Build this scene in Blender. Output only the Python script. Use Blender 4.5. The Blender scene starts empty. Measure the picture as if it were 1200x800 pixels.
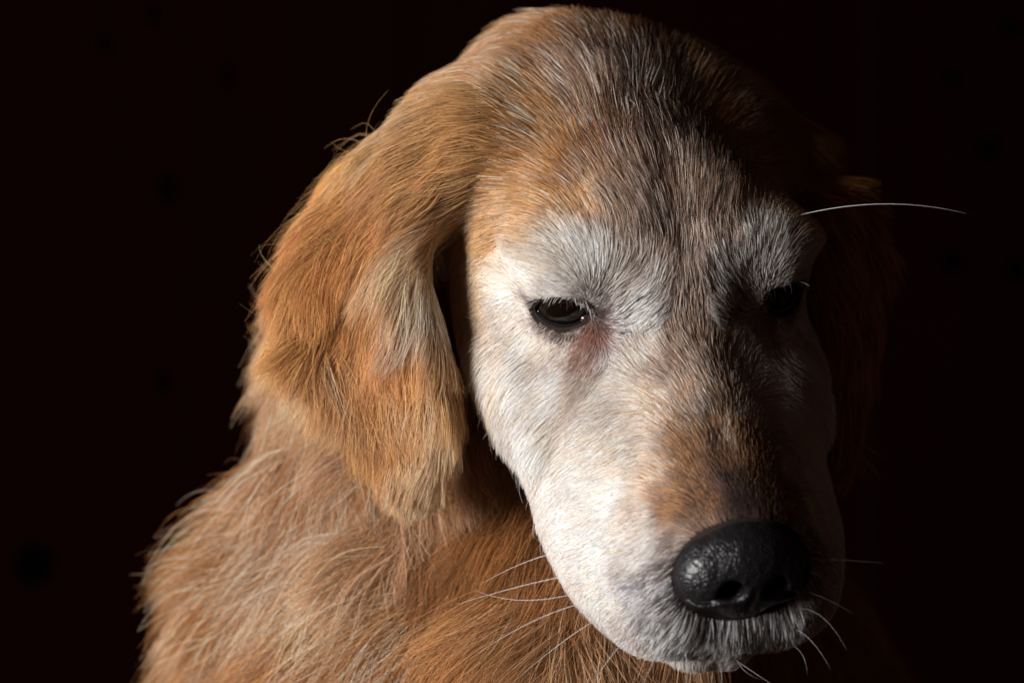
import bpy, bmesh, math, os
import numpy as np
from mathutils import Vector
from mathutils.kdtree import KDTree

QUICK = os.environ.get("QUICK")           # unset for the real render
rng = np.random.default_rng(7)
F = np.float32
sc = bpy.context.scene
COL = sc.collection
CM = 0.01

# ------------------------------------------------------------------ camera, world, lamps, exposure
D, S = 80.0, 39.0                          # camera distance in cm, picture scale at the dog's eye
cam_d = bpy.data.cameras.new("camera")
cam = bpy.data.objects.new("camera", cam_d)
COL.objects.link(cam)
cam.location = (0, -D * CM, 0)
cam.rotation_euler = (math.radians(90), 0, 0)
cam_d.sensor_width = 36.0
cam_d.lens = 36.0 * D / (1200.0 / S)
cam_d.clip_start, cam_d.clip_end = 0.05, 50.0
cam_d.dof.use_dof = True
cam_d.dof.focus_distance = 0.785
cam_d.dof.aperture_fstop = 8.5
sc.camera = cam

world = bpy.data.worlds.new("World")
sc.world = world
world.use_nodes = True
bg = world.node_tree.nodes["Background"]
bg.inputs[0].default_value = (0.30, 0.16, 0.12, 1)
bg.inputs[1].default_value = 0.050

def lamp(name, loc, target, size, size_y, power, color):
    l = bpy.data.lights.new(name, 'AREA')
    l.shape = 'RECTANGLE'; l.size = size; l.size_y = size_y
    l.energy = power; l.color = color
    o = bpy.data.objects.new(name, l); COL.objects.link(o)
    o.location = loc
    o.rotation_euler = (Vector(target) - Vector(loc)).to_track_quat('-Z', 'Y').to_euler()
    return o

# one window to the left of the dog, a little in front of it and above its head
lamp("window_light", (-1.30, -0.81, 0.12), (0.0, 0.0, 0.0), 0.80, 0.62, 48.5, (1.0, 0.985, 0.965))

sc.view_settings.view_transform = 'Standard'
sc.view_settings.look = 'None'
sc.view_settings.exposure = 0.0
sc.view_settings.gamma = 1.0
sc.view_settings.use_curve_mapping = False
sc.cycles.max_bounces = 10
sc.cycles.diffuse_bounces = 4
sc.cycles.glossy_bounces = 4
sc.cycles.transmission_bounces = 10
sc.cycles.use_denoising = True

# ------------------------------------------------------------------ helpers
def unproj(px, py, Y):
    k = (D + Y) / D / S
    return np.array([(px - 600) * k, Y, (400 - py) * k], F)

def link(o, parent=None):
    COL.objects.link(o)
    if parent: o.parent = parent
    return o

def mesh_obj(name, V, faces, mat, parent=None, smooth=True):
    me = bpy.data.meshes.new(name)
    me.from_pydata([tuple(map(float, v)) for v in V], [], [tuple(map(int, f)) for f in faces])
    if smooth:
        me.polygons.foreach_set("use_smooth", np.ones(len(me.polygons), bool))
    me.update()
    if mat: me.materials.append(mat)
    return link(bpy.data.objects.new(name, me), parent)

def new_mat(name):
    m = bpy.data.materials.new(name); m.use_nodes = True
    nt = m.node_tree
    return m, nt, nt.nodes["Principled BSDF"]

def smin(a, b, k):
    h = np.clip(0.5 + 0.5 * (b - a) / k, 0, 1)
    return b + (a - b) * h - k * h * (1 - h)
def smax(a, b, k): return -smin(-a, -b, k)
def ell(P, c, r, M=None):
    q = P - np.asarray(c, F)
    if M is not None: q = q @ np.asarray(M, F)
    r = np.asarray(r, F)
    k0 = np.sqrt(((q / r) ** 2).sum(1)) + 1e-6
    k1 = np.sqrt(((q / (r * r)) ** 2).sum(1)) + 1e-6
    return k0 * (k0 - 1) / k1
def cap(P, a, b, ra, rb):
    a = np.asarray(a, F); b = np.asarray(b, F)
    ba = b - a
    pa = P - a
    h = np.clip(pa @ ba / float(ba @ ba), 0, 1)
    d = pa - h[:, None] * ba
    return np.sqrt((d * d).sum(1)) - (ra + (rb - ra) * h)
def sstep(a, b, x):
    t = np.clip((x - a) / (b - a), 0, 1)
    return t * t * (3 - 2 * t)
def norm(v): return v / (np.linalg.norm(v, axis=-1, keepdims=True) + 1e-9)

def waves(P, scale, seed, n=10):
    """smooth 3D noise, about -1..1"""
    r = np.random.default_rng(seed)
    K = r.normal(size=(n, 3)).astype(F) / scale * 2.0
    ph = r.uniform(0, 6.28, n).astype(F)
    return (np.sin(P @ K.T + ph).sum(1) / math.sqrt(n * 0.5) * 0.6).astype(F)

# ------------------------------------------------------------------ pose of the head
def pose(yaw, pitch, roll):
    ca, sa = math.cos(yaw), math.sin(yaw); cb, sb = math.cos(pitch), math.sin(pitch); cc, ss = math.cos(roll), math.sin(roll)
    base = np.diag([1, -1, 1.0])
    Rx = np.array([[1, 0, 0], [0, cb, -sb], [0, sb, cb]])
    Rz = np.array([[ca, -sa, 0], [sa, ca, 0], [0, 0, 1]])
    Ry = np.array([[cc, 0, ss], [0, 1, 0], [-ss, 0, cc]])
    return (Ry @ Rz @ Rx @ base).astype(F)
HR = pose(math.radians(14.5), math.radians(42), math.radians(-4))
HT = np.array([4.38, 0.0, 1.45], F)
BEND = 0.007                                  # the neck end of the head leans a little to its right
def h2w(p):
    p = np.array(p, F)
    p[..., 0] -= BEND * np.minimum(p[..., 1] - 1, 0) ** 2
    return p @ HR.T + HT
def w2h(p):
    q = (p - HT) @ HR
    q[:, 0] += BEND * np.minimum(q[:, 1] - 1, 0) ** 2
    return q

EYE = np.array([3.02, 0.50, 0.70], F)          # mirrored in x
EAX = np.array([0.42, 0.88, 0.05]); EAX = (EAX / np.linalg.norm(EAX)).astype(F)
EYE_R = 1.12

def eye_frame():
    f = EAX
    u = np.cross([0, 0, 1.0], f); u /= np.linalg.norm(u)      # sideways
    v = np.cross(f, u)
    return u.astype(F), v.astype(F), f
EU, EV, EF = eye_frame()

EARFILL = (unproj(668, 165, 3.2), unproj(508, 206, 3.8), unproj(772, 150, 4.4), unproj(905, 185, 5.8))      # muscle and loose skin between the crown and the near ear
def sdf_head(P):
    q = w2h(P)
    x = q[:, 0].copy()
    m = q.copy(); m[:, 0] = np.abs(x)               # mirrored half
    d = ell(q, (0, -5.4, -0.7), (3.55, 6.8, 4.75))
    d = smin(d, ell(q, (0, -1.4, 0.5), (4.65, 3.6, 2.8)), 1.2)
    d = smin(d, ell(m, (2.8, -6.2, 0.3), (2.1, 3.4, 2.2)), 1.5)
    d = smin(d, ell(m, (2.85, -1.8, -2.2), (2.3, 4.0, 3.0)), 1.5)
    d = smin(d, ell(m, (2.7, 0.0, 1.6), (1.9, 1.2, .9)), 0.8)
    mz = cap(m, (0.9, 1.0, -1.9), (0.9, 8.0, -2.5), 2.3, 1.85)
    mz = smin(mz, cap(m, (0.0, 0.8, -0.9), (0.0, 8.4, -1.9), 2.2, 1.55), 0.6)
    d = smin(d, mz, 1.5)
    d = smin(d, ell(m, (2.5, 2.0, -2.5), (2.1, 3.2, 2.0)), 1.4)
    d = smin(d, ell(m, (2.08, 5.6, -3.95), (2.2, 4.2, 2.15)), 1.0)
    d = smin(d, ell(m, (1.45, 8.5, -3.7), (1.85, 1.75, 1.9)), 0.6)
    d = smin(d, cap(m, (0.4, -1.5, -4.9), (0.35, 8.35, -5.25), 2.4, 1.35), 0.2)
    d = smin(d, ell(q, (0, 8.75, -3.9), (1.6, 1.55, 1.65)), 0.4)
    d = smin(d, ell(q, (0, 9.15, -1.95), (1.75, 1.2, 1.36)), 0.4)
    if EARFILL is not None:
        d = smin(d, cap(P, EARFILL[0], EARFILL[1], 1.5, 1.35), 2.2)
        d = smin(d, cap(P, EARFILL[2], EARFILL[3], 1.8, 1.4), 2.2)
    # furrow down the forehead, and the groove above the nose
    d = smax(d, -cap(q, (0, 1.7, 2.75), (0, -4.0, 5.6), 0.3, 0.25), 0.9)
    d = smax(d, -cap(q, (0, 9.6, 0.05), (0, 6.2, 0.35), 0.25, 0.15), 0.5)
    # lids bulge over the eyeball, then the socket is opened
    e = m - EYE
    d = smin(d, np.sqrt((e * e).sum(1)) - (EYE_R + 0.22), 0.45)
    eu, ev, ef = e @ EU, e @ EV, e @ EF
    op = np.sqrt((eu / 0.82) ** 2 + ((ev + 0.04 - 0.12 * eu) / np.where(ev > -.04, 0.58, 0.46)) ** 2 + (np.maximum(np.abs(ef - 1.0) - 0.6, 0) / 0.4) ** 2)
    d = smax(d, -(op - 1) * 0.5, 0.16)
    return d

# ---- ears: an outline hung in space with a bent sheet under it and real thickness
def poly_sd(p, V):
    d = np.full(len(p), 1e9, F); s = np.ones(len(p), F)
    n = len(V)
    for i in range(n):
        a, b = V[i], V[i - 1]
        e = b - a; w = p - a
        h = np.clip(w @ e / (e @ e), 0, 1)
        bb = w - h[:, None] * e
        d = np.minimum(d, (bb * bb).sum(1))
        c1 = p[:, 1] >= a[1]; c2 = p[:, 1] < b[1]; c3 = e[0] * w[:, 1] > e[1] * w[:, 0]
        flip = (c1 & c2 & c3) | (~c1 & ~c2 & ~c3)
        s = np.where(flip, -s, s)
    return s * np.sqrt(d)
EAR_N = np.array([(560, 150), (515, 142), (462, 168), (414, 212), (386, 255), (364, 305), (354, 355), (356, 395), (380, 416), (414, 449),
                  (440, 480), (455, 515), (468, 540), (492, 550), (510, 540), (519, 512), (521, 475), (517, 435), (508, 395), (500, 350),
                  (496, 300), (505, 245), (530, 215), (555, 185)], float)
EAR_F = np.array([(940, 218), (968, 208), (996, 222), (1018, 262), (1034, 280), (1024, 380), (1010, 460), (996, 515), (980, 505), (965, 440),
                  (955, 340), (955, 250), (945, 235)], float)
def ear_pts(E, Y):
    return np.array([unproj(a, b, Y)[[0, 2]] for a, b in E], F)
EN, EFAR = ear_pts(EAR_N, 2.5), ear_pts(EAR_F, 5.0)
def f_near(x, z):
    return 0.2 + 0.42 * np.maximum(-1.6 - x, -1.5) + 3.2 * sstep(2.2, 6.6, z) + 0.25 * np.sin(x * 1.1 + z * 0.5)
def f_far(x, z):
    return 4.7 + 0.5 * (x - 9.5) + 0.8 * sstep(3.0, 8.0, z)
def sheet(P, V, f, t, r):
    out = np.full(len(P), 8.0, F)
    lo, hi = V.min(0) - 2.2, V.max(0) + 2.2
    k = (P[:, 0] > lo[0]) & (P[:, 0] < hi[0]) & (P[:, 2] > lo[1]) & (P[:, 2] < hi[1])
    if not k.any(): return out
    p = P[k]
    d2 = poly_sd(p[:, [0, 2]], V) + r
    dy = np.abs(p[:, 1] - f(p[:, 0], p[:, 2])) * 0.9 - t + r
    out[k] = np.sqrt(np.maximum(d2, 0) ** 2 + np.maximum(dy, 0) ** 2) + np.minimum(np.maximum(d2, dy), 0) - r
    return out
def sdf_ear_n(P):
    d = sheet(P, EN, f_near, 0.65, 0.6) + 0.09 * waves(P * np.array([1, 1, .3], F), 1.0, 51)
    return smin(d, cap(P, h2w((-3.6, -5.2, 1.6)), h2w((-5.2, -4.8, 1.0)), 1.3, 1.0), 2.4)
def sdf_ear_f(P):
    d = sheet(P, EFAR, f_far, 0.65, 0.6)
    return smin(d, cap(P, h2w((3.6, -5.6, -2.0)), h2w((5.6, -5.6, -2.4)), 1.0, 0.9), 0.8)
def sdf_body(P):
    d = cap(P, (2.4, 9.5, 0.4), (-1.6, 10.5, -13.0), 5.0, 7.6)
    d = smin(d, ell(P, (-2.8, 12.0, -17.0), (8.2, 8.0, 10.5)), 2.0)
    d = smin(d, ell(P, (1.6, 6.0, -12.5), (4.6, 5.2, 9.0)), 1.2)
    d = smin(d, ell(P, (-4.6, 10.0, -13.8), (3.6, 4.8, 6.5)), 2.0)
    d = smin(d, cap(P, (-3.0, 9.0, 0.0), (-4.9, 10.0, -9.0), 2.9, 3.4), 2.0)
    d = smin(d, cap(P, (2, 14, -12), (8, 30, -20), 8.5, 9.5), 3.0)
    d = d + 0.22 * waves(P * np.array([.8, .8, .4], F), 1.5, 52)
    return d
def sdf_all(P):
    h = sdf_head(P)
    d = smin(h, sdf_body(P), 1.0)
    d = smin(d, sdf_ear_n(P), 0.2 + 1.4 * sstep(1.5, 5.5, P[:, 2]))      # the ear grows from the skull above and hangs free below
    return smin(d, sdf_ear_f(P), 0.5)

# ------------------------------------------------------------------ voxel field and surface nets
H = 0.24
LO = np.array([-14.5, -10.8, -24.0], F); HI = np.array([15.5, 24.0, 12.5], F)
NX = np.ceil((HI - LO) / H).astype(int) + 1
gx, gy, gz = [LO[i] + H * np.arange(NX[i], dtype=F) for i in range(3)]
FLD = np.empty(tuple(NX), F)
YZ = np.stack(np.meshgrid(gy, gz, indexing='ij'), -1).reshape(-1, 2)
for i0 in range(0, NX[0], 8):
    xs = gx[i0:i0 + 8]
    P = np.concatenate([np.repeat(xs, len(YZ))[:, None], np.tile(YZ, (len(xs), 1))], 1).astype(F)
    FLD[i0:i0 + 8] = sdf_all(P).reshape(len(xs), NX[1], NX[2])
GRD = np.stack(np.gradient(FLD, H), -1).astype(F)

def samp(P):
    """trilinear distance and gradient"""
    q = np.clip((P - LO) / H, 0, NX - 1.001)
    i = q.astype(np.int32); f = (q - i).astype(F)
    d = np.zeros(len(P), F); g = np.zeros((len(P), 3), F)
    for a in (0, 1):
        wa = f[:, 0] if a else 1 - f[:, 0]
        for b in (0, 1):
            wb = wa * (f[:, 1] if b else 1 - f[:, 1])
            for c in (0, 1):
                w = wb * (f[:, 2] if c else 1 - f[:, 2])
                ix = (i[:, 0] + a, i[:, 1] + b, i[:, 2] + c)
                d += w * FLD[ix]; g += w[:, None] * GRD[ix]
    return d, norm(g)

def surface_nets(fld, lo, h):
    n = np.array(fld.shape) - 1
    ins = fld < 0
    cnt = np.zeros(tuple(n), np.int32)
    for a in (0, 1):
        for b in (0, 1):
            for c in (0, 1):
                cnt += ins[a:n[0] + a, b:n[1] + b, c:n[2] + c]
    act = (cnt > 0) & (cnt < 8)
    idx = -np.ones(tuple(n), np.int64)
    cells = np.argwhere(act)
    idx[act] = np.arange(len(cells))
    acc = np.zeros((len(cells), 3)); num = np.zeros(len(cells))
    cor = [(a, b, c) for a in (0, 1) for b in (0, 1) for c in (0, 1)]
    for a in cor:
        for ax in range(3):
            if a[ax]: continue
            b = list(a); b[ax] = 1
            va = fld[tuple((cells + a).T)]; vb = fld[tuple((cells + b).T)]
            k = (va < 0) != (vb < 0)
            t = va[k] / (va[k] - vb[k])
            p = np.tile(np.array(a, float), (k.sum(), 1)); p[:, ax] += t
            acc[k] += p; num[k] += 1
    V = lo + (cells + acc / num[:, None]) * h
    Q = []
    for ax in range(3):
        u, v = [(1, 2), (2, 0), (0, 1)][ax]
        s0 = [slice(None)] * 3; s1 = [slice(None)] * 3
        s0[ax] = slice(0, -1); s1[ax] = slice(1, None)
        A = ins[tuple(s0)]; B = ins[tuple(s1)]
        e = np.argwhere(A != B)
        ok = (e[:, u] > 0) & (e[:, v] > 0) & (e[:, u] < n[u]) & (e[:, v] < n[v])
        e = e[ok]
        du = np.zeros(3, int); du[u] = 1; dv = np.zeros(3, int); dv[v] = 1
        q = np.stack([idx[tuple((e - du - dv).T)], idx[tuple((e - dv).T)], idx[tuple(e.T)], idx[tuple((e - du).T)]], 1)
        fl = ~A[tuple(e.T)]
        q[fl] = q[fl][:, ::-1]
        Q.append(q)
    Q = np.concatenate(Q); Q = Q[(Q >= 0).all(1)]
    return V.astype(F), Q

def project(V, fn, it=2, e=0.02):
    V = V.astype(F)
    for _ in range(it):
        d = fn(V)
        g = np.stack([fn(V + np.eye(3, dtype=F)[a] * e) - d for a in range(3)], 1) / e
        V = V - np.clip(d, -0.2, 0.2)[:, None] * g / np.maximum((g * g).sum(1), 0.3)[:, None]
    return V

BV, BQ = surface_nets(FLD, LO, H)
BV = project(BV, sdf_all)

# ------------------------------------------------------------------ where the coat changes colour and direction
def cast(px, py):
    """points where view rays through the given picture positions reach the dog (sphere tracing)"""
    o = np.array([0, -D, 0], F)
    t = norm(np.stack([unproj(a, b, 0) for a, b in zip(px, py)]) - o)
    p = o + t * 62
    for _ in range(90):
        p = p + t * np.clip(sdf_all(p), -1, 3)[:, None] * 0.7
    return p.astype(F), np.abs(sdf_all(p)) < 0.1

HEAD_FLOW = [  # px, py, direction in degrees (0 right, 90 up), length cm, lift degrees
    (830, 545, 105, .50, 20), (815, 500, 115, .60, 22), (790, 480, 130, .65, 22), (845, 470, 95, .7, 22), (770, 560, 150, .5, 18),
    (800, 420, 110, .9, 22), (760, 430, 130, .9, 20), (830, 400, 88, .9, 22),
    (800, 350, 95, 1.1, 22), (745, 385, 40, .8, 25), (730, 350, 40, .8, 28), (725, 400, -15, .7, 20), (760, 350, 75, 1.0, 25),
    (715, 310, 85, .9, 28), (690, 300, 120, .9, 22),
    (880, 110, 40, 1.8, 14), (930, 150, -10, 1.8, 14), (965, 190, -50, 1.8, 14),
    (780, 270, 97, 1.4, 20), (740, 260, 112, 1.5, 20), (770, 180, 103, 1.7, 20), (735, 120, 112, 1.9, 22), (700, 60, 112, 2.0, 26),
    (690, 20, 105, 2.0, 30), (700, 200, 128, 1.7, 18), (650, 220, 150, 1.5, 18), (600, 270, 172, 1.3, 18), (570, 300, 185, 1.1, 18),
    (660, 130, 140, 1.8, 20), (610, 160, 155, 1.7, 20), (600, 80, 150, 1.9, 24), (640, 40, 135, 2.0, 28), (550, 120, 165, 1.8, 22),
    (640, 300, 172, 1.0, 16), (600, 320, 185, 1.0, 16), (570, 350, 200, .9, 18), (650, 330, 168, .7, 14), (620, 335, 180, .7, 14),
    (600, 370, 205, .8, 16), (640, 400, 222, .7, 16), (680, 400, 235, .5, 16), (620, 430, 218, 1.17, 34), (580, 420, 205, 1.30, 38),
    (680, 450, 222, .8, 18), (700, 420, 260, .5, 16), (720, 430, 230, .6, 16), (720, 480, 205, .8, 18), (750, 500, 195, .7, 18),
    (640, 500, 215, 1.17, 36), (600, 480, 210, 1.30, 40), (680, 540, 205, .8, 18), (630, 580, 200, 1.17, 38), (740, 550, 190, .6, 16),
    (720, 620, 200, .5, 16), (680, 640, 195, .6, 16), (650, 680, 200, 0.91, 36), (770, 620, 200, .4, 14), (770, 660, 205, .4, 18),
    (780, 690, 225, .55, 24), (740, 680, 215, .5, 20), (700, 720, 230, .6, 20), (760, 730, 245, .7, 24), (800, 730, 258, .8, 26),
    (840, 738, 266, .8, 26), (880, 738, 275, .8, 26), (730, 750, 240, .6, 20), (800, 762, 262, .7, 26), (850, 768, 270, .7, 26),
    (800, 590, 150, .35, 16), (840, 590, 110, .35, 14)]
EAR_FLOW = [
    (560, 150, 188, 2.0, 24), (520, 140, 185, 2.4, 26), (470, 160, 192, 2.8, 24), (430, 190, 215, 3.0, 22), (490, 190, 215, 2.8, 20),
    (390, 230, 232, 3.2, 24), (360, 280, 240, 3.4, 26), (340, 330, 236, 3.4, 28), (335, 390, 235, 3.2, 28), (345, 440, 245, 3.0, 26),
    (440, 260, 243, 3.0, 18), (400, 330, 245, 3.0, 18), (390, 420, 255, 3.0, 20), (450, 340, 256, 3.0, 16), (440, 440, 262, 2.8, 18),
    (490, 260, 260, 2.8, 16), (500, 340, 268, 2.6, 14), (505, 420, 266, 2.6, 16), (515, 470, 263, 2.3, 14), (512, 515, 258, 1.9, 12), (495, 540, 258, 1.7, 12), (430, 500, 268, 2.6, 22),
    (470, 540, 266, 2.2, 18), (510, 540, 268, 1.7, 16), (500, 580, 264, 1.5, 18), (400, 480, 265, 3.0, 24)]
FAR_FLOW = [(962, 232, -40, 1.8, 16), (990, 238, -55, 1.8, 16), (1022, 250, -75, 1.8, 14), (1022, 320, 270, 2.0, 16), (1010, 420, 268, 2.2, 18),
            (995, 490, 265, 2.2, 18), (975, 230, -70, 1.6, 12), (975, 400, 268, 2.0, 16)]
BODY_FLOW = [
    (330, 520, 225, 4.0, 24), (300, 570, 222, 4.5, 26), (390, 560, 222, 4.0, 22), (250, 640, 225, 5.0, 30), (220, 700, 236, 5.0, 30),
    (230, 770, 250, 5.0, 26), (300, 650, 228, 4.8, 22), (350, 620, 215, 4.6, 20), (420, 610, 205, 4.2, 22), (300, 730, 245, 5.0, 20),
    (370, 720, 244, 5.0, 18), (430, 680, 228, 4.8, 20), (430, 760, 252, 5.0, 18), (500, 640, 200, 3.8, 22), (560, 640, 205, 3.2, 20),
    (540, 690, 240, 4.2, 22), (500, 740, 262, 5.0, 22), (560, 750, 262, 5.0, 20), (600, 700, 255, 4.2, 20), (580, 590, 262, 2.2, 20),
    (610, 640, 258, 2.6, 20), (640, 760, 263, 5.0, 20), (700, 780, 268, 4.5, 20), (600, 560, 262, 2.0, 18)]

GOLD, DEEP = (.67, .36, .135), (.43, .205, .075)
WHITE, CREAM, GREY, DARK = (.89, .87, .845), (.78, .64, .48), (.66, .57, .49), (.07, .045, .03)
HEAD_COAT = [  # px, py, main hair colour, second hair colour, share of the second
    (690, 30, (.42, .23, .10), (.22, .13, .08), .3), (640, 60, (.50, .30, .14), GREY, 0.15), (880, 120, (.42, .23, .10), DEEP, .3), (930, 150, (.44, .24, .10), DEEP, .3), (965, 190, (.42, .22, .09), DEEP, .3), (560, 110, (.54, .31, .13), CREAM, .25), (500, 130, (.58, .34, .15), CREAM, .3), (440, 170, (.60, .34, .14), CREAM, .25),
    (740, 60, (.36, .20, .09), DARK, .2), (715, 130, (.36, .25, .17), GREY, 0.33),
    (690, 170, (.40, .26, .15), GREY, 0.27), (640, 160, (.52, .29, .12), CREAM, .3), (600, 200, (.54, .29, .11), CREAM, .25),
    (650, 250, (.58, .33, .13), CREAM, .3), (590, 270, (.60, .36, .15), CREAM, .3), (700, 240, (.42, .25, .13), GREY, 0.24),
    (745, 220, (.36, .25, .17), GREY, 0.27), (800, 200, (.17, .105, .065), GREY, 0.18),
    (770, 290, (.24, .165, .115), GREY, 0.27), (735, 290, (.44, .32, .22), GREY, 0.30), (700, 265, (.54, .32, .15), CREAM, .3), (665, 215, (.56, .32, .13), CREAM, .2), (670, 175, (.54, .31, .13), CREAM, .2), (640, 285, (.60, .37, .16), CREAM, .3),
    (840, 200, (.34, .19, .09), (.20, .12, .07), .3),
    (650, 314, (.80, .68, .54), WHITE, .5), (600, 324, (.80, .66, .50), WHITE, .5), (640, 325, WHITE, CREAM, .1), (600, 340, WHITE, CREAM, .2),
    (690, 320, WHITE, CREAM, .1), (565, 340, (.70, .50, .30), CREAM, .5),
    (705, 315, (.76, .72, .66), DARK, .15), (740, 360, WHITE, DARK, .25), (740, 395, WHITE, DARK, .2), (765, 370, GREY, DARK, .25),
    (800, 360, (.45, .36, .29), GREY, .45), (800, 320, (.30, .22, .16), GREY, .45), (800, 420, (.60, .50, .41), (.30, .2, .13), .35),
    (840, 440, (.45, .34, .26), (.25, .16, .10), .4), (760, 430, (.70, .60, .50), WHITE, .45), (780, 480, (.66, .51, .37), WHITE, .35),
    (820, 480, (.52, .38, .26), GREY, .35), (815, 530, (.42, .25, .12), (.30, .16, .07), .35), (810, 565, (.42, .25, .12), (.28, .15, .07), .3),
    (838, 510, (.40, .24, .12), GREY, .2), 
    (800, 590, (.40, .22, .10), DARK, .3), (780, 570, (.66, .46, .28), WHITE, .4),
    
    (620, 440, WHITE, CREAM, .08), (660, 440, WHITE, CREAM, .05), (720, 440, (.80, .70, .60), WHITE, .6), (700, 500, (.82, .72, .62), WHITE, .6),
    (640, 500, WHITE, CREAM, .08), (580, 430, (.82, .70, .56), WHITE, .6), (610, 520, (.82, .72, .60), WHITE, .6), (680, 560, WHITE, (.84, .76, .70), .3),
    (740, 520, (.78, .66, .54), WHITE, .55), (730, 580, WHITE, CREAM, .04), (680, 620, WHITE, (.84, .76, .70), .3), (650, 680, (.84, .76, .70), WHITE, .5),
    (720, 640, WHITE, CREAM, .05), (768, 612, (.72, .60, .48), WHITE, .4), (790, 600, (.44, .25, .12), DARK, .15), (815, 592, (.32, .18, .09), DARK, .35), (784, 655, (.13, .115, .105), GREY, .2), (766, 640, (.70, .66, .62), WHITE, .4),
    (785, 685, (.18, .17, .18), WHITE, .4), (755, 690, (.38, .36, .37), WHITE, .5), (720, 700, WHITE, CREAM, .05), (740, 735, (.70, .62, .58), WHITE, .4),
    (790, 730, (.14, .13, .13), WHITE, .55), (840, 738, (.09, .085, .085), WHITE, .5), (880, 735, (.12, .11, .11), WHITE, .55),
    (760, 750, (.72, .62, .56), WHITE, .5), (800, 765, (.76, .68, .62), WHITE, .5), (850, 770, (.76, .68, .62), WHITE, .5)]
MID_COAT = [  # across, along and above the head, then as above
    (0, 8.8, 0, (.07, .06, .055), DARK, .4), (1.0, 8.95, 0, (.12, .08, .055), DARK, .4),
    (0, 8.3, 0, (.13, .09, .07), DARK, .4), (.9, 8.3, 0, (.34, .19, .09), DARK, .25), (0, 7.6, 0, (.18, .105, .055), (.3, .17, .08), .35), (0, 6.9, 0, (.22, .14, .09), GREY, .15),
    (.75, 7.4, 0, (.42, .25, .125), (.3, .17, .08), .3), (0, 5.8, 0, (.32, .23, .16), GREY, .35), (0, 4.4, 0, (.48, .38, .29), GREY, .4),
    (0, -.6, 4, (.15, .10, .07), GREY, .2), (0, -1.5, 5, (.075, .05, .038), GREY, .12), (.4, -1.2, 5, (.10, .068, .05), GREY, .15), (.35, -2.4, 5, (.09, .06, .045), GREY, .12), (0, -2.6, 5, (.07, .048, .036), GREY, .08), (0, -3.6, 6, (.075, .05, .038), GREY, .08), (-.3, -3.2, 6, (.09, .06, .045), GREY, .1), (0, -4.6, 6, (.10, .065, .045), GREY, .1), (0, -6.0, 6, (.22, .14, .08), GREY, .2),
    (.9, -.8, 4, (.36, .26, .18), GREY, .4), (1.1, -3, 5, (.42, .28, .17), GREY, .4)]
LID_COAT = [  # round the eye: towards the nose and up from the middle of the eyeball
    (-1.10, .02, (.14, .11, .09), DARK, .4), (-.85, .36, (.34, .30, .26), WHITE, .5), (-.35, .74, (.58, .53, .48), WHITE, .6), (.2, .82, (.55, .50, .45), WHITE, .6), (-.1, 1.0, WHITE, DARK, .1), (.5, 1.0, (.74, .70, .65), DARK, .15),
    (.7, .52, (.20, .16, .13), WHITE, .3), (-.1, -.66, (.13, .11, .11), GREY, .25), (-.7, -.55, (.26, .22, .20), GREY, .4), (.5, -.62, (.16, .12, .11), GREY, .2),
    (1.0, -.10, (.26, .17, .13), DARK, .4), (1.0, -.45, (.20, .10, .075), DARK, .3), (.93, -.58, (.26, .085, .045), DARK, .15), (1.08, -.60, (.26, .085, .045), DARK, .15), (.95, -.80, (.30, .10, .05), DARK, .1), (1.10, -.82, (.30, .10, .05), DARK, .1), (1.02, -1.0, (.26, .10, .06), (.45, .25, .17), .25), (1.0, -1.20, (.56, .36, .26), WHITE, .3), (1.38, -.95, WHITE, CREAM, .3), (.66, -1.0, (.74, .62, .52), WHITE, .4),
    (0, 1.1, WHITE, CREAM, .1), (-1.0, .9, WHITE, CREAM, .2), (.9, 1.1, (.76, .72, .67), DARK, .2), (1.5, .4, WHITE, DARK, .3), (1.55, -.3, WHITE, DARK, .28), (1.6, -.9, WHITE, DARK, .12),
    (0, -1.15, (.76, .66, .54), WHITE, .5), (-.8, -1.1, WHITE, CREAM, .3), (-1.6, .1, WHITE, CREAM, .2), (-1.3, -.5, WHITE, CREAM, .25), (.6, -1.25, WHITE, CREAM, .1)]
EAR_COAT = [   # colour is set at the hair's root, two or three centimetres above where most of it shows
    (560, 150, (.58, .35, .15), (.38, .23, .11), .3), (500, 150, (.64, .40, .17), CREAM, .25), (440, 190, (.65, .38, .14), GOLD, .3),
    (400, 250, GOLD, DEEP, .3), (375, 300, (.66, .38, .15), DEEP, .2), (430, 290, (.60, .33, .115), DEEP, .3), (480, 210, (.56, .30, .11), DEEP, .35),
    (470, 260, (.58, .34, .13), GOLD, .3), (478, 290, (.62, .36, .14), GOLD, .3), (497, 262, (.76, .56, .35), CREAM, .4), (497, 300, (.85, .76, .62), WHITE, .5), (498, 340, (.85, .79, .68), WHITE, .55), (508, 385, (.85, .78, .66), WHITE, .5),
    (514, 435, (.76, .56, .35), CREAM, .4), (484, 370, (.66, .40, .18), CREAM, .25), (490, 420, (.68, .42, .19), CREAM, .25), (465, 330, (.62, .34, .125), GOLD, .3),
    (400, 340, (.56, .31, .11), DEEP, .4), (372, 370, (.72, .46, .20), GOLD, .3), (372, 410, (.78, .56, .32), CREAM, .4), (400, 440, (.76, .54, .32), CREAM, .35),
    (430, 400, (.62, .36, .14), DEEP, .35), (460, 400, (.64, .38, .15), DEEP, .25), (470, 460, (.64, .39, .17), GOLD, .3), (440, 470, (.62, .37, .15), DEEP, .25),
    (516, 470, (.74, .52, .31), CREAM, .35), (495, 500, (.66, .42, .21), CREAM, .3), (470, 520, (.66, .43, .22), CREAM, .3), (505, 530, (.72, .52, .32), CREAM, .3)]
FAR_COAT = [(1000, 130, (.5, .3, .2), CREAM, .5), (1030, 250, GOLD, DEEP, .3), (1010, 400, GOLD, DEEP, .3), (990, 500, GOLD, DEEP, .3)]
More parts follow.
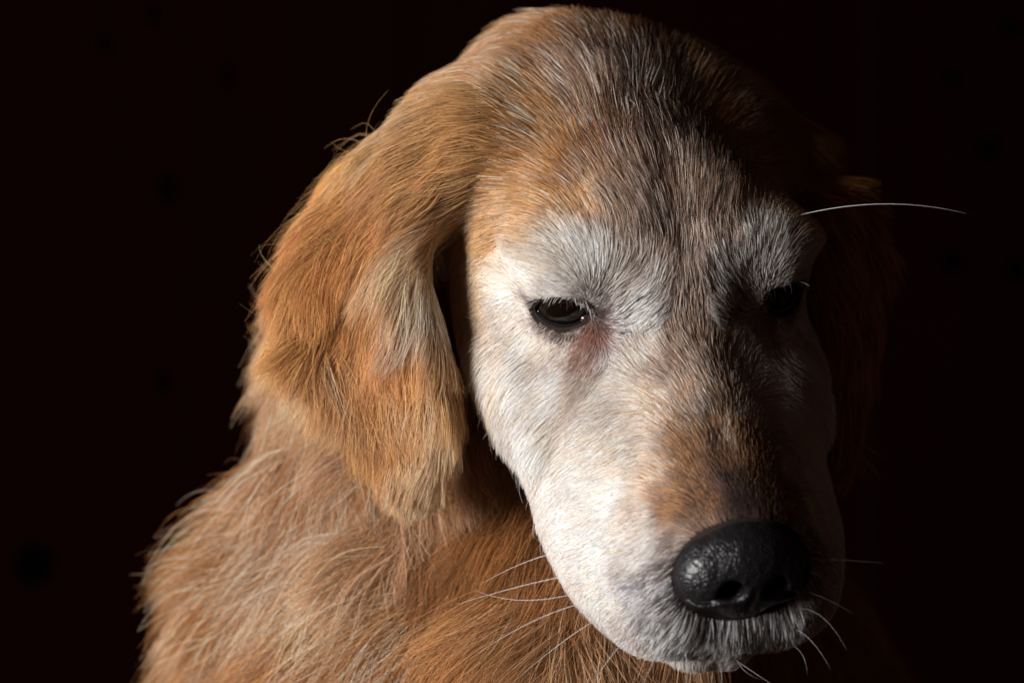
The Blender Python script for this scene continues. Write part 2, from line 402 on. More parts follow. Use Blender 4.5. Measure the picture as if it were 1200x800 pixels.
BODY_COAT = [  # darker rows under the ear put its shade into the hair colour
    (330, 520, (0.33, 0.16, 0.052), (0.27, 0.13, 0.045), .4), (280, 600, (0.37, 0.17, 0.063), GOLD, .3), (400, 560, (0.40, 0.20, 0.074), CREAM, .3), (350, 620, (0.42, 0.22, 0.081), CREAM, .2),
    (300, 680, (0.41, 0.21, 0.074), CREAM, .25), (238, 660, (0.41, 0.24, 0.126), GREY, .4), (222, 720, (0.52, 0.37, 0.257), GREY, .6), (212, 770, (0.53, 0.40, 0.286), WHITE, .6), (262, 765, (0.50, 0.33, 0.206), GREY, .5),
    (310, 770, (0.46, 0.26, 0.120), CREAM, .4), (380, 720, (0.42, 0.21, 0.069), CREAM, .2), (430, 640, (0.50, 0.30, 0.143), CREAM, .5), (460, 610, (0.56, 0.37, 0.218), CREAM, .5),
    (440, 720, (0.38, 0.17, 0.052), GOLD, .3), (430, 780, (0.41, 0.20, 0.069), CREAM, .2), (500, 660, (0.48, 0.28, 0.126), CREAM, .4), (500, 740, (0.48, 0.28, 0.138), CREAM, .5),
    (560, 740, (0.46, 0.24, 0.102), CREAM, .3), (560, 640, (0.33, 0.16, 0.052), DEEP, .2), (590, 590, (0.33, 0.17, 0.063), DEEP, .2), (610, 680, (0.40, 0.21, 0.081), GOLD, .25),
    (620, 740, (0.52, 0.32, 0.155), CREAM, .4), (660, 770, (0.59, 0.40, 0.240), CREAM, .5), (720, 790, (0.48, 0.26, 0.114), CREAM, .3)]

def controls(rows, mirror):
    P, ok = cast([r[0] for r in rows], [r[1] for r in rows])
    keep = [r for r, o in zip(rows, ok) if o]
    P = P[ok]
    return P, keep
def mir(P):
    q = w2h(P); q = q * np.array([-1, 1, 1], F)
    return h2w(q)
def mirv(v): return ((v @ HR) * np.array([-1, 1, 1], F)) @ HR.T

def flow_ctrl(rows, mirror):
    P, keep = controls(rows, mirror)
    _, n = samp(P)
    a = np.radians([r[2] for r in keep])
    v = np.stack([np.cos(a), np.zeros(len(a)), np.sin(a)], 1).astype(F)
    v = norm(v - n * (v * n).sum(1, keepdims=True))
    ll = np.array([(r[3], r[4]) for r in keep], F)
    if mirror:
        P, v, ll = np.concatenate([P, mir(P)]), np.concatenate([v, mirv(v)]), np.concatenate([ll, ll])
    return P, np.concatenate([v, ll], 1)
def coat_ctrl(rows, mirror):
    P, keep = controls(rows, mirror)
    val = np.array([tuple(r[2]) + tuple(r[3]) + (r[4],) for r in keep], F)
    if mirror:
        P, val = np.concatenate([P, mir(P)]), np.concatenate([val, val])
        L = project(h2w([EYE + EF * 1.2 + EU * r[0] + EV * r[1] for r in LID_COAT]), sdf_head, 10)
        P = np.concatenate([P, L, mir(L)])
        lv = np.array([tuple(r[2]) + tuple(r[3]) + (r[4],) for r in LID_COAT], F)
        val = np.concatenate([val, lv * 1.0, lv * 1.0])
        P = np.concatenate([P, project(h2w([r[:3] for r in MID_COAT]), sdf_head, 12)])
        val = np.concatenate([val, np.array([tuple(r[3]) + tuple(r[4]) + (r[5],) for r in MID_COAT], F)])
    return P, val
def blend(X, P, val, eps, pw):
    out = np.empty((len(X), val.shape[1]), F)
    for i in range(0, len(X), 40000):
        x = X[i:i + 40000]
        d2 = (x * x).sum(1)[:, None] - 2 * x @ P.T + (P * P).sum(1)[None]
        w = 1.0 / (np.maximum(d2, 0) + eps) ** pw
        out[i:i + 40000] = (w @ val) / w.sum(1, keepdims=True)
    return out
REG = [(sdf_head, HEAD_FLOW, HEAD_COAT, True), (sdf_ear_n, EAR_FLOW, EAR_COAT, False), (sdf_ear_f, FAR_FLOW, FAR_COAT, False), (sdf_body, BODY_FLOW, BODY_COAT, False)]
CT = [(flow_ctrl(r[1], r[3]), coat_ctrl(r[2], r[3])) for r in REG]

def region(P): return np.stack([r[0](P) for r in REG]).argmin(0)
def coat_at(P, reg):
    jit = np.stack([waves(P, 0.9, 11), waves(P, 0.9, 12), waves(P, 0.9, 13)], 1) * 0.22
    out = np.zeros((len(P), 7), F)
    for i, (_, (cp, cv)) in enumerate(CT):
        k = reg == i
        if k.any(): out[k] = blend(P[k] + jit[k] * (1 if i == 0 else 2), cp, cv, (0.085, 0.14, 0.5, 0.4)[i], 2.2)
    return out
def flow_at(P, reg):
    out = np.zeros((len(P), 5), F)
    for i, ((fp, fv), _) in enumerate(CT):
        k = reg == i
        if k.any(): out[k] = blend(P[k], fp, fv, 0.12 if i == 0 else 0.9, 2.0)
    return out

# ------------------------------------------------------------------ materials
def hair_material(name, rough=0.45):
    m = bpy.data.materials.new(name); m.use_nodes = True
    nt = m.node_tree; nt.nodes.clear()
    out = nt.nodes.new("ShaderNodeOutputMaterial")
    h = nt.nodes.new("ShaderNodeBsdfPrincipled")
    h.inputs["Roughness"].default_value = rough
    h.inputs["Specular IOR Level"].default_value = 0.27
    tr = nt.nodes.new("ShaderNodeBsdfTranslucent")
    ms = nt.nodes.new("ShaderNodeMixShader"); ms.inputs[0].default_value = 0.22
    at = nt.nodes.new("ShaderNodeAttribute"); at.attribute_name = "coat"
    hi = nt.nodes.new("ShaderNodeHairInfo")                      # pigment: paler towards the tip
    mr = nt.nodes.new("ShaderNodeMapRange"); mr.inputs["To Min"].default_value = 0.80; mr.inputs["To Max"].default_value = 1.12
    vm = nt.nodes.new("ShaderNodeVectorMath"); vm.operation = 'SCALE'
    nt.links.new(hi.outputs["Intercept"], mr.inputs["Value"]); nt.links.new(at.outputs["Color"], vm.inputs[0])
    nt.links.new(mr.outputs[0], vm.inputs["Scale"])
    nt.links.new(vm.outputs[0], h.inputs["Base Color"]); nt.links.new(vm.outputs[0], tr.inputs["Color"])
    nt.links.new(h.outputs[0], ms.inputs[1]); nt.links.new(tr.outputs[0], ms.inputs[2])
    nt.links.new(ms.outputs[0], out.inputs[0])
    return m
M_FUR = hair_material("fur_hair")

M_SKIN, nt, b = new_mat("skin_under_coat")
at = nt.nodes.new("ShaderNodeAttribute"); at.attribute_name = "coat"
nz = nt.nodes.new("ShaderNodeTexNoise"); nz.inputs["Scale"].default_value = 220; nz.inputs["Detail"].default_value = 4
mx = nt.nodes.new("ShaderNodeMix"); mx.data_type = 'RGBA'; mx.blend_type = 'MULTIPLY'
mx.inputs[0].default_value = 0.2
nt.links.new(at.outputs["Color"], mx.inputs[6]); nt.links.new(nz.outputs["Fac"], mx.inputs[7])
nt.links.new(mx.outputs[2], b.inputs["Base Color"])
b.inputs["Roughness"].default_value = 0.9
b.inputs["Specular IOR Level"].default_value = 0.1

# ------------------------------------------------------------------ the dog
dog = link(bpy.data.objects.new("dog", None))
dog.location = (0, 0.12, -0.24)
dog["label"] = "golden dog with a white greying face and drooping ears looking down"
dog["category"] = "dog"
OFF = np.array([0, 12, -24], F)
def loc(P): return (np.asarray(P, F) - OFF) * CM

body = mesh_obj("body", loc(BV), BQ, M_SKIN, dog)
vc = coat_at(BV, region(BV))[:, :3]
# bare dark skin round the eyes, the nose and the lips
q = w2h(BV); m = q.copy(); m[:, 0] = np.abs(m[:, 0]); e = m - EYE
rimd = np.sqrt((e @ EU / 1.08) ** 2 + ((e @ EV + .04 - .12 * (e @ EU)) / .68) ** 2)
vc[((rimd < 1) & (e @ EF > 0)) | (ell(q, (0, 9.7, -1.95), (2.2, 1.7, 1.75)) < .05)] = (.03, .02, .018)
at = body.data.color_attributes.new("coat", 'FLOAT_COLOR', 'POINT')
at.data.foreach_set("color", np.concatenate([vc, np.ones((len(vc), 1))], 1).astype(F).ravel())

def curves_obj(name, pts, rad, col, mat, parent, kind=None):
    """pts N x K x 3 in cm (scene), rad N x K, col N x 3"""
    N, K = pts.shape[:2]
    cu = bpy.data.hair_curves.new(name)
    cu.add_curves([K] * N)
    cu.attributes["position"].data.foreach_set("vector", loc(pts.reshape(-1, 3)).astype(F).ravel())
    r = cu.attributes.get("radius") or cu.attributes.new("radius", 'FLOAT', 'POINT')
    r.data.foreach_set("value", (rad * CM).astype(F).ravel())
    c = cu.attributes.new("coat", 'FLOAT_COLOR', 'CURVE')
    c.data.foreach_set("color", np.concatenate([col, np.ones((N, 1))], 1).astype(F).ravel())
    cu.materials.append(mat)
    o = link(bpy.data.objects.new(name, cu), parent)
    if kind: o["kind"] = kind
    return o

# ---- hair roots spread over the skin
tri = np.concatenate([BQ[:, [0, 1, 2]], BQ[:, [0, 2, 3]]])
A, B, C = BV[tri[:, 0]], BV[tri[:, 1]], BV[tri[:, 2]]
cr = np.cross(B - A, C - A)
area = 0.5 * np.linalg.norm(cr, axis=1)
cen = (A + B + C) / 3
_, tn = samp(cen)
view = norm(np.array([0, -D, 0], F) - cen)
facing = (tn * view).sum(1)
treg = region(cen)
DENS = np.array([1250, 800, 200, 620], F) * (0.35 if QUICK else 1.0)
dens = DENS[treg] * np.where(facing > -0.35, 1.0, 0.12)
hl = w2h(cen)
dens = np.where((treg == 0) & (hl[:, 1] > 3), dens * 1.35, dens)      # short fine hair on the muzzle
dens = np.where((treg == 0) & (hl[:, 1] < -9.5), dens * 0.3, dens)
dens = np.where((cen[:, 2] < -14.5) | (cen[:, 1] > 19), dens * 0.10, dens)
cnt = rng.poisson(dens * area)
ti = np.repeat(np.arange(len(tri)), cnt)
u, v = rng.random((2, len(ti)))
fl = u + v > 1
u[fl], v[fl] = 1 - u[fl], 1 - v[fl]
ROOT = (A[ti] + (B - A)[ti] * u[:, None] + (C - A)[ti] * v[:, None]).astype(F)
rg = treg[ti]
# no hair on the eyeball, on the rims or on the nose leather
q = w2h(ROOT); m = q.copy(); m[:, 0] = np.abs(m[:, 0])
e = m - EYE
eu, ev, ef = e @ EU, e @ EV, e @ EF
rim = np.sqrt((eu / 0.86) ** 2 + ((ev + 0.04 - 0.12 * eu) / np.where(ev > -.04, 0.60, 0.50)) ** 2)
bare = (rim < 1) & (ef > 0) & (ef < 2.2)
nose_d = ell(q, (0, 9.75, -1.9), (1.92, 1.32, 1.5))
bare |= (rg == 0) & (nose_d < 0.05)
ROOT, rg = ROOT[~bare], rg[~bare]

def groom(ROOT, rg, seed, K, len_mul=1.0, lift_mul=1.0, clump=0.5, big=0.3, frizz=0.08, wild=0.0):
    r = np.random.default_rng(seed)
    N = len(ROOT)
    fl = flow_at(ROOT, rg)
    d, n = samp(ROOT)
    t = fl[:, :3]
    L = fl[:, 3] * len_mul * (0.65 + 0.6 * r.random(N).astype(F))
    lift = np.radians(fl[:, 4]) * lift_mul * (0.6 + 0.8 * r.random(N).astype(F))
    hq = w2h(ROOT); hq[:, 0] = np.abs(hq[:, 0]); he = hq - EYE      # hair is short round the eye
    re_ = np.sqrt((he @ EU / .86) ** 2 + ((he @ EV - .12 * (he @ EU)) / .60) ** 2)
    L = np.where(rg == 0, L * (.30 + .70 * sstep(1.0, 2.6, re_)), L).astype(F)
    longish = np.clip((fl[:, 3] - 1.0) / 3.0, 0, 1)
    # slow swirl over the coat, and a little scatter from hair to hair
    sw = np.stack([waves(ROOT, 2.2, 21), waves(ROOT, 2.2, 22), waves(ROOT, 2.2, 23)], 1)
    sw2 = np.stack([waves(ROOT, 0.6, 31), waves(ROOT, 0.6, 32), waves(ROOT, 0.6, 33)], 1)
    t = t + sw * (0.12 + 0.25 * longish)[:, None] + sw2 * (0.12 + 0.16 * longish)[:, None] + r.normal(size=(N, 3)).astype(F) * (0.10 - 0.03 * longish + wild)[:, None]
    t = norm(t - n * (t * n).sum(1, keepdims=True))
    side = np.cross(n, t)
    t0 = t.copy()
    # neighbouring hairs wave together, so long coats fall in wavy locks
    ph = (waves(ROOT, 0.7, 61) * 4 + r.normal(size=N) * .5).astype(F); fq = (1.0 + 0.4 * waves(ROOT, 1.2, 62) + r.normal(size=N) * .12).astype(F)
    bend = (sw2[:, 0] * 0.5 + r.normal(size=N).astype(F) * 0.18) * longish * (1 + 2 * wild)
    pts = np.empty((N, K, 3), F)
    p = ROOT - n * 0.04
    pts[:, 0] = p
    for k in range(1, K):
        s = k / (K - 1)
        la = lift * (1.25 - 1.35 * s)
        dr = t * np.cos(la)[:, None] + n * np.sin(la)[:, None]
        dr = dr + side * (bend * s + np.sin(ph + s * 6 * fq) * frizz * (0.4 + longish))[:, None]
        dr[:, 2] -= 0.35 * s * longish
        p = p + norm(dr) * (L / (K - 1))[:, None]
        d, g = samp(p)
        need = (0.03 + 0.10 * s * (0.5 + longish)) * np.minimum(1, L)
        push = np.clip(need - d, 0, 0.5)
        p = p + g * push[:, None]
        t = norm(t + 0.12 * t0)
        t = norm(t - g * np.minimum((t * g).sum(1), 0)[:, None])      # slide along the skin, leave it freely at an edge
        pts[:, k] = p
    s = (np.arange(K) / (K - 1)).astype(F)
    for (frac, amt, pw) in ((1 / 90.0, big, 1.6), (1 / 9.0, clump, 1.3)):
        if amt <= 0: continue
        gi = np.flatnonzero(r.random(N) < frac)
        if len(gi) < 4: continue
        kd = KDTree(len(gi))
        for j, x in enumerate(ROOT[gi]): kd.insert(x, j)
        kd.balance()
        # clump centres are looked up with a wobble so that the tufts are uneven
        near = np.array([kd.find(x)[1] for x in ROOT + r.normal(size=ROOT.shape).astype(F) * 0.05])
        gp = pts[gi[near]]
        gl = np.linalg.norm(gp[:, -1] - gp[:, 0], axis=1); ol = np.linalg.norm(pts[:, -1] - pts[:, 0], axis=1)
        a = amt * (0.4 + 0.6 * r.random(N).astype(F)) * np.clip(gl / (ol + 1e-6), 0, 1)
        a = np.where(rg == gi.dtype.type(-1), 0, a)
        same = rg[gi[near]] == rg
        w = (s[None] ** pw) * (a * same)[:, None]
        pts = pts + (gp - pts) * w[..., None]
    return pts, L

SAT = np.array([1.05, 1.12, 1.10], F)         # coat colour seen -> tint of a single hair (light crosses several hairs)
def colour(ROOT, rg, seed):
    r = np.random.default_rng(seed)
    N = len(ROOT)
    c = coat_at(ROOT, rg)
    pick = (r.random(N) + 0.15 * waves(ROOT, 0.35, 41)) < c[:, 6]
    out = np.where(pick[:, None], c[:, 3:6], c[:, :3])
    out = out ** SAT
    sd = np.where(out.min(1) > .5, .12, .26)                       # white hairs vary less than pigmented ones
    val = np.exp(sd * (r.normal(size=N) + 0.45 * waves(ROOT, 0.5, 42) + 0.4 * waves(ROOT, 0.18, 43))).astype(F)
    hue = (r.normal(size=N) * 0.05).astype(F)
    out = out * val[:, None] * np.stack([1 + hue * 0.3, np.ones(N), 1 - hue], 1)
    return np.clip(out, 0.01, 0.88).astype(F)

def taper(N, K, r0, r1, seed):
    s = np.arange(K) / (K - 1)
    prof = np.interp(s, [0, .25, .7, 1], [0.8, 1, 0.8, 0.25])
    rr = np.random.default_rng(seed).uniform(r0, r1, N)
    return (rr[:, None] * prof[None]).astype(F)

for i, (name, K, r0, r1, kw) in enumerate([
        ("head_fur", 7, .0046, .0088, dict(clump=.36, big=.10, frizz=.05)),
        ("ear_fur", 10, .0045, .0100, dict(clump=.6, big=.7, frizz=.24, lift_mul=1.15)),
        ("ear_fur", 8, .012, .018, dict(clump=.5, big=.4, frizz=.10)),
        ("neck_and_chest_fur", 12, .0045, .0105, dict(clump=.6, big=.65, frizz=.30, lift_mul=1.1, len_mul=1.3))]):
    k = rg == i
    pts, L = groom(ROOT[k], rg[k], 100 + i, K, **kw)
    curves_obj(name, pts, taper(k.sum(), K, r0, r1, 200 + i), colour(ROOT[k], rg[k], 300 + i), M_FUR, dog, "stuff")

# ---- loose hairs standing off the ears, the neck and the crown
edge = np.abs((samp(ROOT)[1] * norm(np.array([0, -D, 0], F) - ROOT)).sum(1)) < .5
k = np.flatnonzero((rng.random(len(ROOT)) < np.array([.012, .05, .006, .06])[rg]) & edge & (ROOT[:, 0] < np.where(rg == 0, 3.0, -3.5)) & ((rg > 0) | (ROOT[:, 2] < 2.5)))
pts, L = groom(ROOT[k], rg[k], 500, 12, len_mul=1.05, lift_mul=1.45, clump=0, big=0, frizz=.40, wild=.35)
c = colour(ROOT[k], rg[k], 501)
curves_obj("loose_hair", pts, taper(len(k), 12, .0018, .0040, 502), np.clip(c * 1.1 + .04, 0, .9), M_FUR, dog, "stuff")

# ------------------------------------------------------------------ eyes
M_EYE, nt, b = new_mat("wet_dark_eye")
b.inputs["Base Color"].default_value = (.012, .007, .005, 1); b.inputs["Roughness"].default_value = 0.12
b.inputs["Coat Weight"].default_value = 0.30; b.inputs["Specular IOR Level"].default_value = 0.18; b.inputs["Coat Roughness"].default_value = 0.02
M_IRIS, nt, b = new_mat("brown_iris")
b.inputs["Base Color"].default_value = (.030, .013, .006, 1); b.inputs["Roughness"].default_value = 0.15
b.inputs["Coat Weight"].default_value = 0.30; b.inputs["Specular IOR Level"].default_value = 0.18; b.inputs["Coat Roughness"].default_value = 0.02
nz = nt.nodes.new("ShaderNodeTexNoise"); nz.inputs["Scale"].default_value = 900
rp = nt.nodes.new("ShaderNodeValToRGB")
rp.color_ramp.elements[0].color = (.003, .0016, .001, 1); rp.color_ramp.elements[1].color = (.008, .0036, .002, 1)
nt.links.new(nz.outputs["Fac"], rp.inputs[0]); nt.links.new(rp.outputs[0], b.inputs["Base Color"])
M_PUPIL, nt, b = new_mat("black_pupil")
b.inputs["Base Color"].default_value = (.003, .003, .003, 1); b.inputs["Roughness"].default_value = 0.08
b.inputs["Coat Weight"].default_value = 0.30; b.inputs["Specular IOR Level"].default_value = 0.18; b.inputs["Coat Roughness"].default_value = 0.02
M_LID, nt, b = new_mat("dark_lid_skin")
b.inputs["Base Color"].default_value = (.012, .008, .007, 1); b.inputs["Roughness"].default_value = 0.6; b.inputs["Specular IOR Level"].default_value = 0.25
nz = nt.nodes.new("ShaderNodeTexNoise"); nz.inputs["Scale"].default_value = 500
bp = nt.nodes.new("ShaderNodeBump"); bp.inputs["Strength"].default_value = 0.4; bp.inputs["Distance"].default_value = 0.0005
nt.links.new(nz.outputs["Fac"], bp.inputs["Height"]); nt.links.new(bp.outputs[0], b.inputs["Normal"])
M_TEAR, nt, b = new_mat("tear_film")
b.inputs["Base Color"].default_value = (.015, .01, .01, 1); b.inputs["Roughness"].default_value = 0.04
b.inputs["Coat Weight"].default_value = 1.0
M_CARUNCLE, nt, b = new_mat("wet_pink_eye_corner")
b.inputs["Base Color"].default_value = (.045, .02, .016, 1); b.inputs["Roughness"].default_value = 0.05
b.inputs["Coat Weight"].default_value = 0.8

def tube(path, rad, n=8):
    path = np.asarray(path, float); N = len(path)
    T = norm(np.gradient(path, axis=0))
    a = np.array([0.31, 0.22, 0.93]); V, Fc = [], []
    for i in range(N):
        u = np.cross(T[i], a); u /= np.linalg.norm(u); w = np.cross(T[i], u)
        for j in range(n):
            t = 2 * math.pi * j / n
            V.append(path[i] + (u * math.cos(t) + w * math.sin(t)) * rad[i])
    for i in range(N - 1):
        for j in range(n):
            Fc.append((i * n + j, i * n + (j + 1) % n, (i + 1) * n + (j + 1) % n, (i + 1) * n + j))
    Fc.append(tuple(range(n))[::-1]); Fc.append(tuple((N - 1) * n + j for j in range(n)))
    return np.array(V), Fc

def side_pts(L, s):
    """mirrored-half coordinates -> scene cm, on side s"""
    L = np.array(L, F); L[:, 0] *= s
    return h2w(L)

def cap_mesh(r, a0, a1, nr, ns, gaze):
    """part of a sphere round the gaze axis between the polar angles a0 and a1 (degrees)"""
    f = norm(np.asarray(gaze, float)); u = norm(np.cross([0, 0, 1.0], f)); v = np.cross(f, u)
    V, Fc = [], []
    for i in range(nr + 1):
        a = math.radians(a0 + (a1 - a0) * i / nr)
        for j in range(ns):
            t = 2 * math.pi * j / ns
            V.append(r * (f * math.cos(a) + (u * math.cos(t) + v * math.sin(t)) * math.sin(a)))
    for i in range(nr):
        for j in range(ns):
            Fc.append((i * ns + j, i * ns + (j + 1) % ns, (i + 1) * ns + (j + 1) % ns, (i + 1) * ns + j))
    return np.array(V), Fc

for s in (-1, 1):
    gaze = EF + np.array([-0.15, 0, -0.22], F)
    V, Fc = cap_mesh(EYE_R, 31, 179, 22, 40, gaze)
    eye = mesh_obj("eye", loc(side_pts(V + EYE, s)), Fc, M_EYE, dog)
    V, Fc = cap_mesh(EYE_R + .015, 13, 33, 8, 40, gaze)
    mesh_obj("iris", loc(side_pts(V + EYE, s)), Fc, M_IRIS, eye)
    V, Fc = cap_mesh(EYE_R + .02, 0.5, 14, 6, 32, gaze)
    mesh_obj("pupil", loc(side_pts(V + EYE, s)), Fc, M_PUPIL, eye)
    th = np.linspace(0, 2 * math.pi, 49)
    def rim_curve(a, b, R, th):
        eu = a * np.cos(th); ev = b * np.sin(th) * np.where(np.sin(th) > 0, 1.04, .86) - 0.04 + 0.12 * eu
        ef = np.sqrt(np.maximum(R * R - eu * eu - ev * ev, 0.05))
        return EYE + eu[:, None] * EU + ev[:, None] * EV + ef[:, None] * EF
    p = rim_curve(0.83, 0.58, EYE_R + 0.10, th)
    V, Fc = tube(p, np.full(49, .055) + .015 * np.sin(th * 5))
    mesh_obj("eyelid_rim", loc(side_pts(V, s)), Fc, M_LID, dog)
    tl = np.linspace(math.radians(195), math.radians(345), 24)
    p = rim_curve(0.74, 0.50, EYE_R + 0.03, tl)
    V, Fc = tube(p, .060 * np.sin(np.linspace(.25, 2.7, 24)) + .006)
    mesh_obj("tear_line", loc(side_pts(V, s)), Fc, M_TEAR, eye)
    ci = np.array([.72, -.12])                                   # inner corner
    u_, v_ = np.meshgrid(np.linspace(0, 2 * math.pi, 13)[:-1], np.linspace(0, math.pi, 7)[1:-1])
    sp = np.stack([.20 * np.cos(u_) * np.sin(v_), .15 * np.sin(u_) * np.sin(v_), .16 * np.cos(v_)], -1).reshape(-1, 3)
    cc = EYE + EU * ci[0] + EV * ci[1] + EF * (math.sqrt(EYE_R ** 2 - ci @ ci) + .04)
    V = cc + sp[:, :1] * EU + sp[:, 1:2] * EV + sp[:, 2:] * EF
    Fc = [(i * 12 + j, i * 12 + (j + 1) % 12, (i + 1) * 12 + (j + 1) % 12, (i + 1) * 12 + j) for i in range(4) for j in range(12)]
    Fc += [tuple(range(12))[::-1], tuple(48 + j for j in range(12))]
    mesh_obj("eye_corner", loc(side_pts(V, s)), Fc, M_CARUNCLE, eye)
    # lashes: a fringe from the upper lid, drooping over the eye
    r = np.random.default_rng(60 + s)
    n = 60 if s < 0 else 16
    tt = np.radians(r.uniform(12, 168, n)); layer = r.uniform(0, 1, n)
    root = rim_curve(0.92, 0.60, EYE_R + 0.20, tt) + EV * (layer * .12)[:, None]
    out = EF * .75 + EV * (-.10 + r.normal(size=(n, 1)) * .22) + EU * (np.cos(tt) * .75 + r.normal(size=n) * .2)[:, None]
    Ls = r.uniform(.18, .42, n)
    k = np.linspace(0, 1, 6)
    P = root[:, None] + (out[:, None] * k[None, :, None] + np.array([0, 0, -.35]) * (k ** 2)[None, :, None]) * Ls[:, None, None]
    P = side_pts(P.reshape(-1, 3), s).reshape(n, 6, 3)
    col = np.where((r.random(n) < (.35 if s < 0 else .1))[:, None], np.array([.75, .70, .65]), np.array([.05, .03, .025]))  # far lashes fewer and darker: the socket's shade is put into them
    curves_obj("eyelashes", P, taper(n, 6, .006, .011, 61), col, M_FUR, dog, "stuff")

# ------------------------------------------------------------------ nose
def sdf_nose(q):
    q = (q - np.array([0, 9.75, -1.95], F)) * 1.05 + np.array([0, 9.75, -1.95], F)
    m = q.copy(); m[:, 0] = np.abs(m[:, 0])
    d = ell(q, (0, 9.65, -1.75), (1.80, 1.25, 1.40))
    d = smin(d, ell(m, (1.08, 9.72, -1.95), (1.0, 1.02, 1.05)), .3)
    d = smin(d, ell(q, (0, 9.7, -2.7), (.95, .95, .75)), .4)
    d = smax(d, -cap(m, (.70, 11.1, -1.72), (.55, 9.5, -1.7), .46, .24), .14)
    d = smax(d, -cap(m, (.85, 10.95, -2.0), (1.85, 10.0, -2.5), .20, .12), .14)
    d = smax(d, -cap(q, (0, 11.1, -1.2), (0, 10.45, -3.5), .10, .08), .14)
    return d + .010 * waves(q, .10, 71, 14) + .006 * waves(q, .3, 72, 8)
lo = np.array([-2.4, 7.8, -4.0], F); h = 0.05
nx = np.ceil((np.array([2.4, 11.4, .1]) - lo) / h).astype(int) + 1
G = np.stack(np.meshgrid(*[lo[i] + h * np.arange(nx[i]) for i in range(3)], indexing='ij'), -1).reshape(-1, 3).astype(F)
NV, NQ = surface_nets(sdf_nose(G).reshape(tuple(nx)), lo, h)
M_NOSE, nt, b = new_mat("moist_black_nose_leather")
b.inputs["Base Color"].default_value = (.009, .008, .009, 1); b.inputs["Roughness"].default_value = 0.36
b.inputs["Specular IOR Level"].default_value = 0.30
b.inputs["Coat Weight"].default_value = 0.25; b.inputs["Coat Roughness"].default_value = 0.12
tc = nt.nodes.new("ShaderNodeTexCoord")
vo = nt.nodes.new("ShaderNodeTexVoronoi"); vo.feature = 'DISTANCE_TO_EDGE'; vo.inputs["Scale"].default_value = 900
rp = nt.nodes.new("ShaderNodeValToRGB"); rp.color_ramp.elements[1].position = 0.25
bp = nt.nodes.new("ShaderNodeBump"); bp.inputs["Strength"].default_value = 0.4; bp.inputs["Distance"].default_value = 0.0004
nt.links.new(tc.outputs["Object"], vo.inputs["Vector"]); nt.links.new(vo.outputs["Distance"], rp.inputs[0])
nt.links.new(rp.outputs[0], bp.inputs["Height"]); nt.links.new(bp.outputs[0], b.inputs["Normal"])
mesh_obj("nose", loc(h2w(NV)), NQ[:, ::-1], M_NOSE, dog)

# ------------------------------------------------------------------ whiskers
M_WHISKER, nt, b = new_mat("white_whisker")
b.inputs["Base Color"].default_value = (.80, .78, .75, 1); b.inputs["Roughness"].default_value = 0.35
WH = [  # root, bend and tip in the picture, tip nearer (-) or farther (+) than the root in cm, thickness
    ((922, 256), (1035, 239), (1143, 253), .6, .025),
    ((690, 640), (625, 655), (562, 685), 2.0, .017), ((700, 668), (620, 684), (535, 708), 2.0, .017),
    ((690, 690), (618, 703), (556, 691), 2.0, .014), ((710, 700), (630, 725), (552, 771), 1.5, .017), ((700, 725), (655, 755), (600, 800), 1.0, .015),
    ((745, 740), (715, 770), (690, 812), .3, .014), ((770, 750), (765, 775), (745, 815), .0, .012), ((800, 755), (805, 782), (800, 818), .0, .012),
    ((830, 765), (845, 785), (842, 815), .0, .012), ((850, 765), (880, 785), (925, 815), -.2, .014), ((862, 765), (872, 785), (898, 798), .0, .012),
    ((915, 735), (945, 745), (974, 785), .2, .015), ((925, 715), (960, 720), (993, 762), .3, .014), ((905, 750), (935, 760), (946, 790), .0, .012),
    ((935, 655), (970, 655), (1045, 660), .8, .011),
    ((930, 690), (965, 700), (1005, 722), .6, .010)]
P, ok = cast([w[0][0] for w in WH], [w[0][1] for w in WH])
for w, p, o in zip(WH, P, ok):
    if not o: continue
    y0 = float(p[1])
    a, m_, t = unproj(*w[0], y0), unproj(*w[1], y0 + w[3] * .35 - .25), unproj(*w[2], y0 + w[3])
    k = np.linspace(0, 1, 14)[:, None]
    c1 = 2 * m_ - .5 * (a + t)
    path = (1 - k) ** 2 * a + 2 * k * (1 - k) * c1 + k * k * t
    V, Fc = tube(path, w[4] * .48 * (1 - .85 * k[:, 0] ** 1.5), 6)
    mesh_obj("whisker", loc(V), Fc, M_WHISKER, dog)

# ------------------------------------------------------------------ the board wall behind the dog
M_WOOD, nt, b = new_mat("dark_stained_boards")
tc = nt.nodes.new("ShaderNodeTexCoord"); mp = nt.nodes.new("ShaderNodeMapping"); mp.inputs["Scale"].default_value = (14, 14, 1.2)
nz = nt.nodes.new("ShaderNodeTexNoise"); nz.inputs["Scale"].default_value = 4; nz.inputs["Detail"].default_value = 6
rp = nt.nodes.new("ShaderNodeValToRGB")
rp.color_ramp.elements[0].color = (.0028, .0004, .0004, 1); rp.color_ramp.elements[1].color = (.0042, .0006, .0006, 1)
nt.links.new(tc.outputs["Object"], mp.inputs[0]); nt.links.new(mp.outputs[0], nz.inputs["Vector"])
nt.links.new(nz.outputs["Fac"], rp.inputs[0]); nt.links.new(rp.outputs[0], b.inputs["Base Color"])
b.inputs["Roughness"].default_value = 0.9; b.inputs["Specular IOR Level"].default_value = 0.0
M_KNOT, nt, b = new_mat("black_knot")
b.inputs["Base Color"].default_value = (.0006, .0004, .0004, 1); b.inputs["Roughness"].default_value = 0.95
b.inputs["Specular IOR Level"].default_value = 0.0

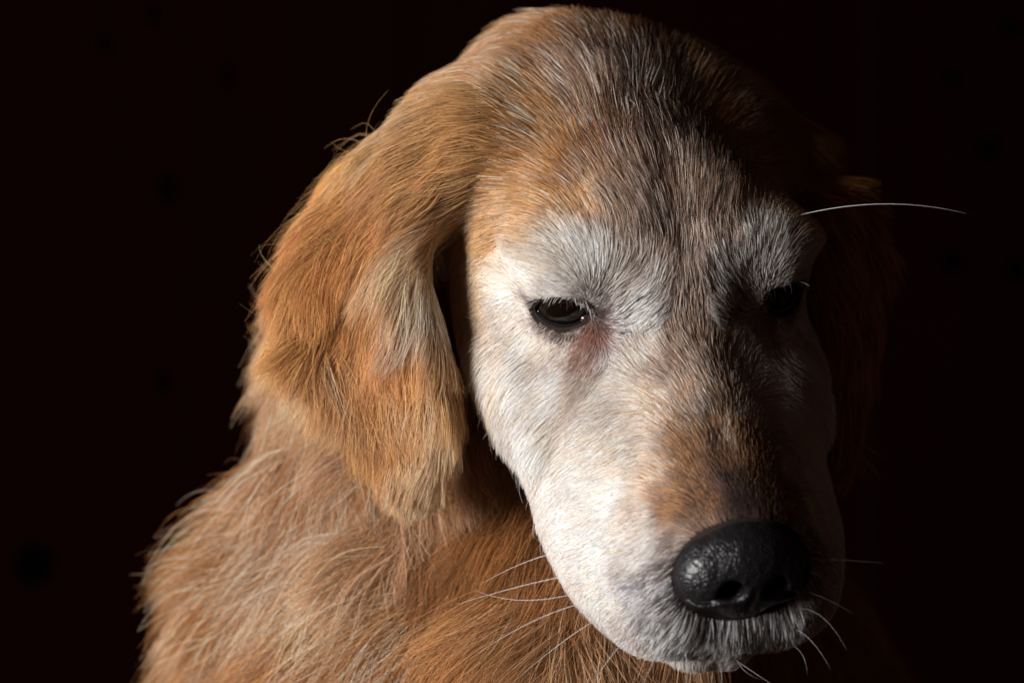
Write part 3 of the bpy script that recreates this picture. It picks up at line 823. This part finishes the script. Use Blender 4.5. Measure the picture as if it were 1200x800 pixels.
def box(x0, x1, y0, y1, z0, z1, bev=.15):
    bm = bmesh.new()
    vs = [bm.verts.new((x * CM, y * CM, z * CM)) for x in (x0, x1) for y in (y0, y1) for z in (z0, z1)]
    for f in ((0, 1, 3, 2), (4, 6, 7, 5), (0, 4, 5, 1), (2, 3, 7, 6), (0, 2, 6, 4), (1, 5, 7, 3)): bm.faces.new([vs[i] for i in f])
    bmesh.ops.recalc_face_normals(bm, faces=bm.faces)
    bmesh.ops.bevel(bm, geom=bm.edges[:], offset=bev * CM, segments=2, affect='EDGES', profile=.5)
    return bm
def bm_obj(name, bm, mat, parent):
    me = bpy.data.meshes.new(name); bm.to_mesh(me); bm.free(); me.materials.append(mat)
    return link(bpy.data.objects.new(name, me), parent)
WY, PW = 72.0, 52.0
wall = link(bpy.data.objects.new("wall", None)); wall["kind"] = "structure"
wall["label"] = "dark reddish brown board wall behind the dog"
KNOTS = [(1115, 92, 11, 10), (1160, 172, 13, 14), (1115, 308, 14, 13), (1190, 318, 12, 16), (1185, 33, 13, 10),
         (178, 18, 6, 12), (122, 52, 6, 12), (196, 220, 9, 18), (267, 90, 5, 14), (191, 448, 7, 14), (40, 660, 22, 26)]
kp = [(unproj(a, b, WY), r1, r2) for a, b, r1, r2 in KNOTS]
seam = float(unproj(1020, 0, WY)[0])
for j in range(-3, 2):
    x0, x1 = seam + j * PW + .15, seam + (j + 1) * PW - .15
    dy = float(rng.uniform(-.12, .12))
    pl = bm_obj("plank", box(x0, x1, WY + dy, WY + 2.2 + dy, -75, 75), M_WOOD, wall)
    for c_, r1, r2 in kp:
        if not (x0 < c_[0] < x1): continue
        sc_ = (D + WY) / D / S
        bm = bmesh.new()
        n = 20
        ph = rng.uniform(0, 6.28)
        def ring(f, y): return [bm.verts.new(((c_[0] + math.cos(t) * r1 * sc_ * f * (1 + .12 * math.sin(2 * t + ph))) * CM, (WY + dy + y) * CM,
                                              (c_[2] + math.sin(t) * r2 * sc_ * f * (1 + .10 * math.sin(3 * t + ph))) * CM)) for t in np.linspace(0, 2 * math.pi, n + 1)[:-1]]
        rs = [ring(1.0, -.03), ring(.8, -.10), ring(.45, -.06)]
        for q0, q1 in zip(rs, rs[1:]):
            for i in range(n): bm.faces.new((q0[i], q0[(i + 1) % n], q1[(i + 1) % n], q1[i]))
        bm.faces.new(rs[-1])
        bmesh.ops.recalc_face_normals(bm, faces=bm.faces)
        bm_obj("knot", bm, M_KNOT, pl)
